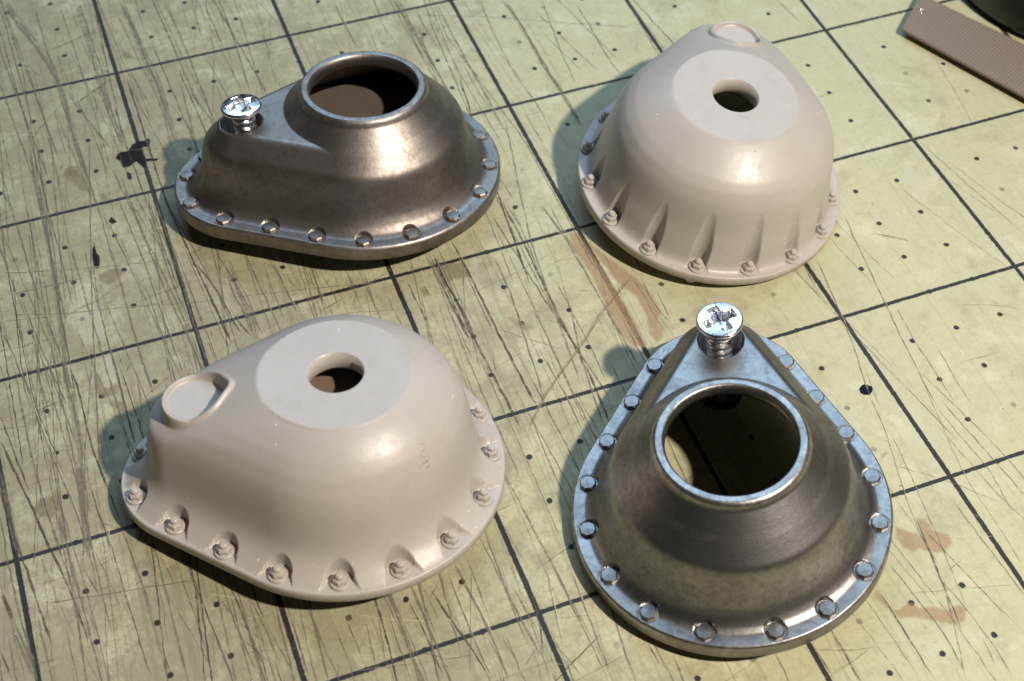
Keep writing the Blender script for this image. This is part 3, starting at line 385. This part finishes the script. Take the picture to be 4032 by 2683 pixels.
def z_metal(x, y, nuts):
    q = SHM; d = -pear_sd(x, y, q['R'], q['r'], q['L']); rho = np.hypot(x, y)
    z = np.maximum(smin(HM(d), ZP+0*d, .022), HM(q['R']-rho))
    z = z+np.maximum(0, q['h']-z)*sstep((q['ro']+.013-rho)/.02)
    z = np.where(rho < q['ro']+.002, np.minimum(z, q['h']-.02*np.clip((q['ri']+.014-rho)/.014, 0, 1)**2), z)
    z = np.where(rho < q['ro'], np.minimum(z, q['h']-.010*np.clip((rho-q['ro']+.012)/.012, 0, 1)**2), z)
    z = slots(x, y, z, q['t']-.002, nuts, .046, False, q['R'], q['r'], q['L'], 14.0)
    z = z-.012*np.clip(1-d/.012, 0, 1)**2
    hole = np.hypot(x-LC, y); z = np.where(hole < .101, np.minimum(z, .12), z)
    return z
LP = .59; ZPADS = {'tall': .468, 'short': .500}
def z_resin(x, y, nuts, off, wall):
    q = SHR; ZPAD = ZPADS[wall]; d = -pear_sd(x, y, q['R'], q['r'], q['L']); rho = np.hypot(x, y)
    db = -pear_sd(x-off, y, q['R'], q['r'], q['L'])
    u = np.maximum(0, rho-q['ro'])
    T = q['h']-(.46 if wall == 'tall' else .41)*u-.12*u*u
    z = smin(WALLS[wall](db), T, .05)
    z = np.where(rho < q['ro']-.004, q['h'], z)
    # drain boss: flat sunken pad inside a raised teardrop rim
    xt = LP-x; tp = pear_sd(xt, y, .122, .030, .112)
    body = z
    inside = sstep((.006-tp)/.012)
    z = body*(1-inside)+ZPAD*inside
    rim = np.exp(-((tp-.010)/.0135)**4)
    z = z+rim*np.maximum(0, np.maximum(body, ZPAD)+.018-z)
    z = slots(x, y, z, q['t'], nuts, .045 if wall == 'tall' else .060, True, q['R'], q['r'], q['L'], 17.0)
    z = z-.006*np.clip(1-d/.007, 0, 1)**2
    return z

def cast_body(name, q, zf, m, parent, thick, cav):
    NU, NR = 1000, 205
    B = pear_outline(q['R'], q['r'], q['L'], NU); ang = np.arctan2(B[:, 1], B[:, 0]); Hh = np.c_[np.cos(ang), np.sin(ang)]*q['ri']
    rows = []; side = []
    nrm = B/np.hypot(B[:, 0], B[:, 1])[:, None]
    for z, o in ((0.0, .006), (.006, .0), (q['t']-.016, 0.0)):
        rows.append(np.c_[B-nrm*o, np.full(NU, z)]); side.append(1.0)
    g = np.linspace(0, 1, NR); s = np.interp(g, [0, .68, 1], [.0005, .36, 1]); s[-1] = 1   # denser rows over the rim and the wall
    for v in s:
        XY = B*(1-v)+Hh*v; rows.append(np.c_[XY, zf(XY[:, 0], XY[:, 1])]); side.append(0.0)
    rows.append(np.c_[Hh, np.full(NU, q['h']-thick)]); side.append(0)
    for v in np.linspace(.97, 0, 24):      # cavity under the dome, then straight down to the open base
        XY = B*(1-cav)*(1-v)+Hh*(v+cav*(1-v)); rows.append(np.c_[XY, np.clip(zf(XY[:, 0], XY[:, 1])-thick-.02, 0, q['h']-thick)]); side.append(-1)
    for k in (.75, .5, .25, 0): rows.append(np.c_[XY, rows[-1][:, 2]*0+k*.2]); side.append(-1)
    XY = B*(1-.01)+Hh*.01; rows.append(np.c_[XY, np.zeros(NU)]); side.append(0)
    V = np.concatenate(rows); F = grid_faces(len(rows), NU)
    o = mesh_obj(name, V, F, m, parent)
    return o, V, np.repeat(np.array(side), NU)

def hexa(r, z0, z1, ch, top=0.0, n=6):
    a = np.linspace(0, 2*np.pi, n, endpoint=False); L_ = []
    for rr, z in ((r, z0), (r, z1-ch), (r-ch*.9, z1)): L_.append(np.c_[rr*np.cos(a), rr*np.sin(a), np.full(n, z)])
    V = np.concatenate(L_+[np.array([[0, 0, z1+top]])])
    F = [tuple(f) for f in grid_faces(3, n)]+[(2*n+i, 2*n+(i+1) % n, 3*n) for i in range(n)]
    return V, F
def disc(r, z0, z1, ch, n=20):
    a = np.linspace(0, 2*np.pi, n, endpoint=False); L_ = []
    for rr, z in ((r, z0), (r, z1-ch), (r-ch, z1)): L_.append(np.c_[rr*np.cos(a), rr*np.sin(a), np.full(n, z)])
    V = np.concatenate(L_+[np.array([[0, 0, z1]])])
    return V, [tuple(f) for f in grid_faces(3, n)]+[(2*n+i, 2*n+(i+1) % n, 3*n) for i in range(n)]

def set_pose(o, x, y, z, a, b, th):
    # rotation Rx(a) Ry(b) Rz(th)
    Mx = Matrix.Rotation(a, 4, 'X') @ Matrix.Rotation(b, 4, 'Y') @ Matrix.Rotation(th, 4, 'Z')
    o.matrix_world = Matrix.Translation(Vector((x, y, z))*S) @ Mx

M1N = [(-6.7, .934), (7.4, .939), (20.6, .832), (35.6, .697), (56.1, .635), (77.7, .631), (99.7, .628), (121.9, .625), (143.7, .629), (165.5, .627), (-170.5, .624), (-149, .626), (-127, .626), (-105, .626), (-83, .627), (-61, .635), (-40, .69), (-27, .77), (-17, .86)]
M2N = [(20.8, .832), (35.5, .700), (55.9, .631), (77.7, .624), (99.8, .620), (122.5, .621), (144.5, .628), (166.8, .625), (-167, .627), (-145.6, .629), (-123.5, .629), (-101.2, .627), (-79.6, .623), (-56.8, .635), (-37.5, .695), (-22, .825), (8, .93), (-8, .93)]
R3N = [(-6.7, .911), (8.5, .907), (23.3, .774), (42.3, .669), (65.4, .642), (88.8, .637), (111.6, .635), (134.7, .635), (158.7, .635), (-178.2, .637), (-157, .646), (-135, .64), (-112, .64), (-89.5, .64), (-67, .645), (-44, .665), (-25.5, .76), (-14.5, .86)]
R2N = [(65.5, .641), (88.1, .652), (109.7, .652), (132.5, .651), (155.2, .649), (178.1, .644), (-158.5, .642), (-135.9, .646), (-113.2, .648), (-91.1, .643), (-68, .645), (-44, .665), (-26, .76), (-14, .86), (0, .91), (14, .86), (26, .76), (44, .665)]

proto = {}
def catch_floor(root, z, rad, col):  # added disc inside a cover, placed so the lamp's spot lands on it
    t = NT('dull_added_floor'); P = t.coords()
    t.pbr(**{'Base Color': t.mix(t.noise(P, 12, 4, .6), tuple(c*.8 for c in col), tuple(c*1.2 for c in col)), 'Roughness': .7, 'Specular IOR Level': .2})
    V, F = disc(rad, z-.03, z, .004, 48); mesh_obj('added_spot_floor', V, F, t.m, root, smooth=False)
def metal_cover(pose, nuts, label, m):
    root = empty('metal_housing_cover'); set_pose(root, *pose)
    tag(root, label, 'machine part')
    N = nut_xy(nuts)
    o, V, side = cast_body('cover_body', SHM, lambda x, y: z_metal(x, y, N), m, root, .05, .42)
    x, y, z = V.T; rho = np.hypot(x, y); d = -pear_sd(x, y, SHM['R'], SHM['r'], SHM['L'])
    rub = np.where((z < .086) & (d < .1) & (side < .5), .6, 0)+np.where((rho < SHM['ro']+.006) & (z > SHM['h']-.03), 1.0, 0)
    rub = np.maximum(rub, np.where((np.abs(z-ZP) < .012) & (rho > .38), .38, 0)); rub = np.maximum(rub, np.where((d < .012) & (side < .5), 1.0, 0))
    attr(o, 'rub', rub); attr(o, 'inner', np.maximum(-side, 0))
    for i, (nx, ny) in enumerate(N):
        if (m.name, 'bolt') not in proto:
            Vb, Fb = hexa(.0385, .05, .095, .007, .003, 8); b = mesh_obj('bolt_head', Vb, Fb, m, root, smooth=False); b.location = Vector((nx, ny, 0))*S; proto[(m.name, 'bolt')] = b
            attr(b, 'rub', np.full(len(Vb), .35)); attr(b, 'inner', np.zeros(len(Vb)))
        else:
            b = copy_obj(proto[(m.name, 'bolt')], root, (nx, ny, 0), RNG.uniform(0, 1.05))
    return root
def resin_cover(pose, nuts, label, off, wall):
    root = empty('resin_housing_cover'); set_pose(root, *pose); tag(root, label, 'machine part')
    N = nut_xy(nuts)
    o, V, side = cast_body('cover_body', SHR, lambda x, y: z_resin(x, y, N, off, wall), M_RES, root, .085, .30)
    attr(o, 'side', np.maximum(side, 0))
    for i, (nx, ny) in enumerate(N):
        if 'nut' not in proto:
            Vb, Fb = hexa(.0315, .06, .091, .006); b = mesh_obj('hex_nut', Vb, Fb, M_RES, root, smooth=False); b.location = Vector((nx, ny, 0))*S
            Vw, Fw = disc(.0425, .045, .066, .004, 24); mesh_obj('washer', Vw, Fw, M_RES, b, smooth=False)
            Vs, Fs = disc(.0175, .085, .112, .006, 16); mesh_obj('stud', Vs, Fs, M_RES, b, smooth=False)
            proto['nut'] = b
        else: copy_obj(proto['nut'], root, (nx, ny, 0), RNG.uniform(0, 1.05))
    return root

P_M1 = (1.0842, -1.3555, .0837, -.1153, .0329, 3.0243)
P_M2 = (1.9336, -3.887, .0902, -.0561, -.1168, 1.177)
P_R3 = (.442, -3.108, .0853, -.1173, .0259, 2.8423)
P_R2 = (2.7409, -1.9874, .0749, .0766, .072, 1.058)
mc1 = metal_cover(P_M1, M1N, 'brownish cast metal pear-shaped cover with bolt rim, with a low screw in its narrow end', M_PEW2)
catch_floor(mc1, .27, .47, (.115, .092, .072))
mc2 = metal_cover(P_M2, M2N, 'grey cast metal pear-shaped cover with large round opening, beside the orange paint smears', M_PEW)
rc3 = resin_cover(P_R3, R3N, 'beige resin pear-shaped cover showing its whole teardrop boss and a pencil mark', -.006, 'short')
catch_floor(rc3, .42, .40, (.17, .125, .09))
rc2 = resin_cover(P_R2, R2N, 'beige resin dome cover with tall flutes between nuts, near the brown ribbed strip', -.010, 'tall')

# ------------------------------------------------------------------ machine screws standing in the metal covers
def make_screw(ang):
    root = empty('machine_screw')
    NU, R = 96, .101
    a = np.linspace(0, 2*np.pi, NU, endpoint=False)
    rows = [np.c_[.052*np.cos(a), .052*np.sin(a), np.full(NU, -.055)]]
    for r, z in ((.056, -.046), (.088, -.026), (R, -.021), (R+.001, -.010), (R-.003, -.004)):
        rows.append(np.c_[r*np.cos(a), r*np.sin(a), np.full(NU, z)])
    for r in np.linspace(R-.006, 0.0005, 46):
        x, y = r*np.cos(a), r*np.sin(a); z = .011*(1-(r/R)**2)-.003
        c, s = math.cos(ang), math.sin(ang); u, v = x*c+y*s, -x*s+y*c
        m = np.maximum(np.abs(u), np.abs(v)); n = np.minimum(np.abs(u), np.abs(v))
        arm = np.clip((.0215-n)/.003, 0, 1)*np.clip((.074-m)/.006, 0, 1)
        notch = np.clip((.030-m)/.006, 0, 1)*.6
        dep = np.maximum(arm*(.050-.32*np.maximum(m-.016, 0)), notch*.03)
        rows.append(np.c_[x, y, z-np.maximum(dep, 0)])
    V = np.concatenate(rows); F = grid_faces(len(rows), NU)
    mesh_obj('screw_head', V, F, M_CHR, root)
    NT_, NZ = 48, 110; th = np.linspace(0, 2*np.pi, NT_, endpoint=False); zz = np.linspace(-.045, -.40, NZ); pitch = .045
    rows = []
    for z in zz:
        ph = ((z+.045)/pitch+th/(2*np.pi)) % 1.0
        tri = 1-np.abs(2*ph-1); r = .046+.0125*np.clip(tri*1.5-.15, 0, 1)
        rows.append(np.c_[r*np.cos(th), r*np.sin(th), np.full(NT_, z)])
    mesh_obj('threaded_shank', np.concatenate(rows), grid_faces(NZ, NT_)[:, ::-1], M_CHR, root)
    return root
def place_screw(o, pose, zc, dx, dy, tx, ty):
    base = Matrix.Translation(Vector(pose[:3])*S) @ Matrix.Rotation(pose[3], 4, 'X') @ Matrix.Rotation(pose[4], 4, 'Y') @ Matrix.Rotation(pose[5], 4, 'Z')
    o.matrix_world = base @ Matrix.Translation(Vector((LC+dx, dy, zc))*S) @ Matrix.Rotation(tx, 4, 'X') @ Matrix.Rotation(ty, 4, 'Y')
s1 = make_screw(.35); place_screw(s1, P_M1, .545, -.01, .0, .03, .05)
tag(s1, 'shiny cross-head screw sitting low in the brownish metal cover', 'screw', 'cross-head screws standing in the metal covers')
s2 = make_screw(.45); place_screw(s2, P_M2, .598, -.008, .006, .0, .0)
tag(s2, 'shiny cross-head screw standing tall with its thread showing, in the grey metal cover', 'screw', 'cross-head screws standing in the metal covers')
# ------------------------------------------------------------------ pencil scribble on the front resin dome, casting nub under the other
def pencil(parent, strokes, off, wall, nuts):
    t = NT('graphite'); P = t.coords()
    b = t.n('ShaderNodeBsdfDiffuse', {'Color': (.20, .165, .135)}); tr = t.n('ShaderNodeBsdfTransparent')
    mx = t.n('ShaderNodeMixShader', {0: t.ramp(t.noise(P, 60, 3, .6), .4, .6, .06, .26), 1: tr.outputs[0], 2: b.outputs[0]}); t.t.links.new(mx.outputs[0], t.out.inputs[0])
    Vs, Fs = [], []; N = nut_xy(nuts)
    for st in strokes:
        Q = np.array(st, float); seg = np.r_[0, np.cumsum(np.hypot(*np.diff(Q, axis=0).T))]; n = 24; s = np.linspace(0, seg[-1], n)
        P2 = np.c_[np.interp(s, seg, Q[:, 0]), np.interp(s, seg, Q[:, 1])]
        for _ in range(3): P2[1:-1] = .25*P2[:-2]+.5*P2[1:-1]+.25*P2[2:]
        T = np.gradient(P2, axis=0); T /= np.linalg.norm(T, axis=1)[:, None]+1e-9; Nn = np.c_[-T[:, 1], T[:, 0]]*.0017
        b0 = sum(len(v) for v in Vs)
        L_ = P2+Nn; R_ = P2-Nn
        A = np.c_[L_, z_resin(L_[:, 0], L_[:, 1], N, off, wall)+.0012]; B_ = np.c_[R_, z_resin(R_[:, 0], R_[:, 1], N, off, wall)+.0012]
        Vs.append(np.stack([A, B_], 1).reshape(-1, 3)); i = np.arange(n-1)*2+b0; Fs.append(np.stack([i, i+1, i+3, i+2], 1)[:, ::-1])
    return mesh_obj('pencil_mark', np.concatenate(Vs), np.concatenate(Fs), t.m, parent)
pencil(rc3, [[(-0.331, 0.322), (-0.352, 0.309), (-0.364, 0.318), (-0.342, 0.34), (-0.33, 0.36), (-0.349, 0.356), (-0.373, 0.333), (-0.374, 0.348), (-0.35, 0.366), (-0.329, 0.389)], [(-0.349, 0.356), (-0.375, 0.357), (-0.356, 0.378)]], -.006, 'short', R3N)
def nub(parent, x, y, r, h):
    V, F = lathe([(r*.7, -h), (r, -h*.7), (r*.9, -.002), (r*.8, .02)], 14)
    o = mesh_obj('casting_nub', V, F, M_RES, parent, loc=(x, y, 0)); attr(o, 'side', np.ones(len(V))); return o
nub(rc2, *(-.652, .036), .03, .035)

# ------------------------------------------------------------------ strip and jar at the far corner
def mat_strip():
    t = NT('brown_ribbed_strip'); P = t.coords()
    sx = t.n('ShaderNodeSeparateXYZ', {0: P}).outputs[0]; a = t.noise(P, 6, 4, .6)
    ph = t.math('ADD', t.math('MULTIPLY', sx, 2*math.pi*52), t.math('MULTIPLY', t.noise(P, 9, 3, .6), 9.0))
    rib = t.math('ADD', t.math('MULTIPLY_ADD', t.math('SINE', ph), .18, .36), t.math('MULTIPLY', t.noise(P, 55, 3, .6), .28))
    col = t.mix(t.ramp(rib, .38, .62), (.19, .15, .118), (.25, .202, .160))
    col = t.mix(t.math('MULTIPLY', t.ramp(a, .45, .7), .5), col, (.21, .168, .135))
    t.pbr(**{'Base Color': col, 'Roughness': .6, 'Specular IOR Level': .3, 'Normal': t.bump(rib, .3, .015)}); return t.m
st = empty('ribbed_strip'); tag(st, 'flat brown strip with fine cross ribs, lying near the black jar', 'strip')
A = Vector((4.389, -1.201)); B = Vector((4.668, -.945)); d1 = Vector((.468, -.884)); d2 = Vector((.42, -.907))
n = 24; top = [B+(d1*3.0)*(i/(n-1)) for i in range(n)]; low = [A+(d2*3.2)*(i/(n-1)) for i in range(n)]
V, F = [], []; zl, zh = .040, .060; ce = .006
for i in range(n):
    p, q = low[i], top[i]; e = (q-p).normalized()*ce
    sag = .0
    for (pt, z) in ((p, zl), (p, zh-ce), (p+e, zh), (q-e, zh), (q, zh-ce), (q, zl)): V.append((pt.x, pt.y, z))
for i in range(n-1):
    for k in range(6):
        a = i*6+k; b = i*6+(k+1) % 6; F.append((a, a+6, b+6, b))
F.append(tuple(range(6))); F.append(tuple(range(6*n-1, 6*n-7, -1)))
so = mesh_obj('strip_body', V, F, mat_strip(), None, smooth=False)
# the strip's own frame follows its length, so that the ribs run across it
an = math.atan2(d2.y, d2.x); R0 = Matrix.Rotation(-an, 4, 'Z'); st.location = (A.x*S, A.y*S, 0); st.rotation_euler = (0, 0, an)
for v in so.data.vertices: v.co = R0 @ (v.co-Vector((A.x*S, A.y*S, 0)))
so.parent = st
tt = NT('copper_glint'); tt.pbr(**{'Base Color': (.85, .55, .38), 'Metallic': 1.0, 'Roughness': .2})
aa = np.linspace(0, 2*np.pi, 20, endpoint=False); cr = []
for r_, z_ in ((.021, .059), (.0195, .064), (.016, .0655), (.012, .063), (.009, .060)): cr.append(np.c_[r_*np.cos(aa), r_*np.sin(aa), np.full(20, z_)])
eo = mesh_obj('eyelet', np.concatenate(cr), grid_faces(5, 20), tt.m, st); ev = R0 @ Vector((4.581-A.x, -1.092-A.y, 0)); eo.location = ev*S

tj = NT('black_glossy_plastic'); tj.pbr(**{'Base Color': (.008, .008, .012), 'Roughness': .35})
jr = empty('black_jar'); jr.location = Vector((5.80, -1.02, 0))*S
tag(jr, 'black round jar cut off by the corner, casting a shadow on the mat', 'jar')
V, F = lathe([(.80, .002), (.86, .02), (.88, .06), (.88, 1.0), (.86, 1.06), (.70, 1.12), (.62, 1.14), (0.001, 1.14)], 96); mesh_obj('jar_body', V, F, tj.m, jr)
V, F = lathe([(.62, 1.15), (.66, 1.16), (.67, 1.2), (.67, 1.44), (.64, 1.48), (.001, 1.485)], 96, rmod=lambda a: 1+.008*np.cos(60*a)); mesh_obj('jar_lid', V, F, tj.m, jr)
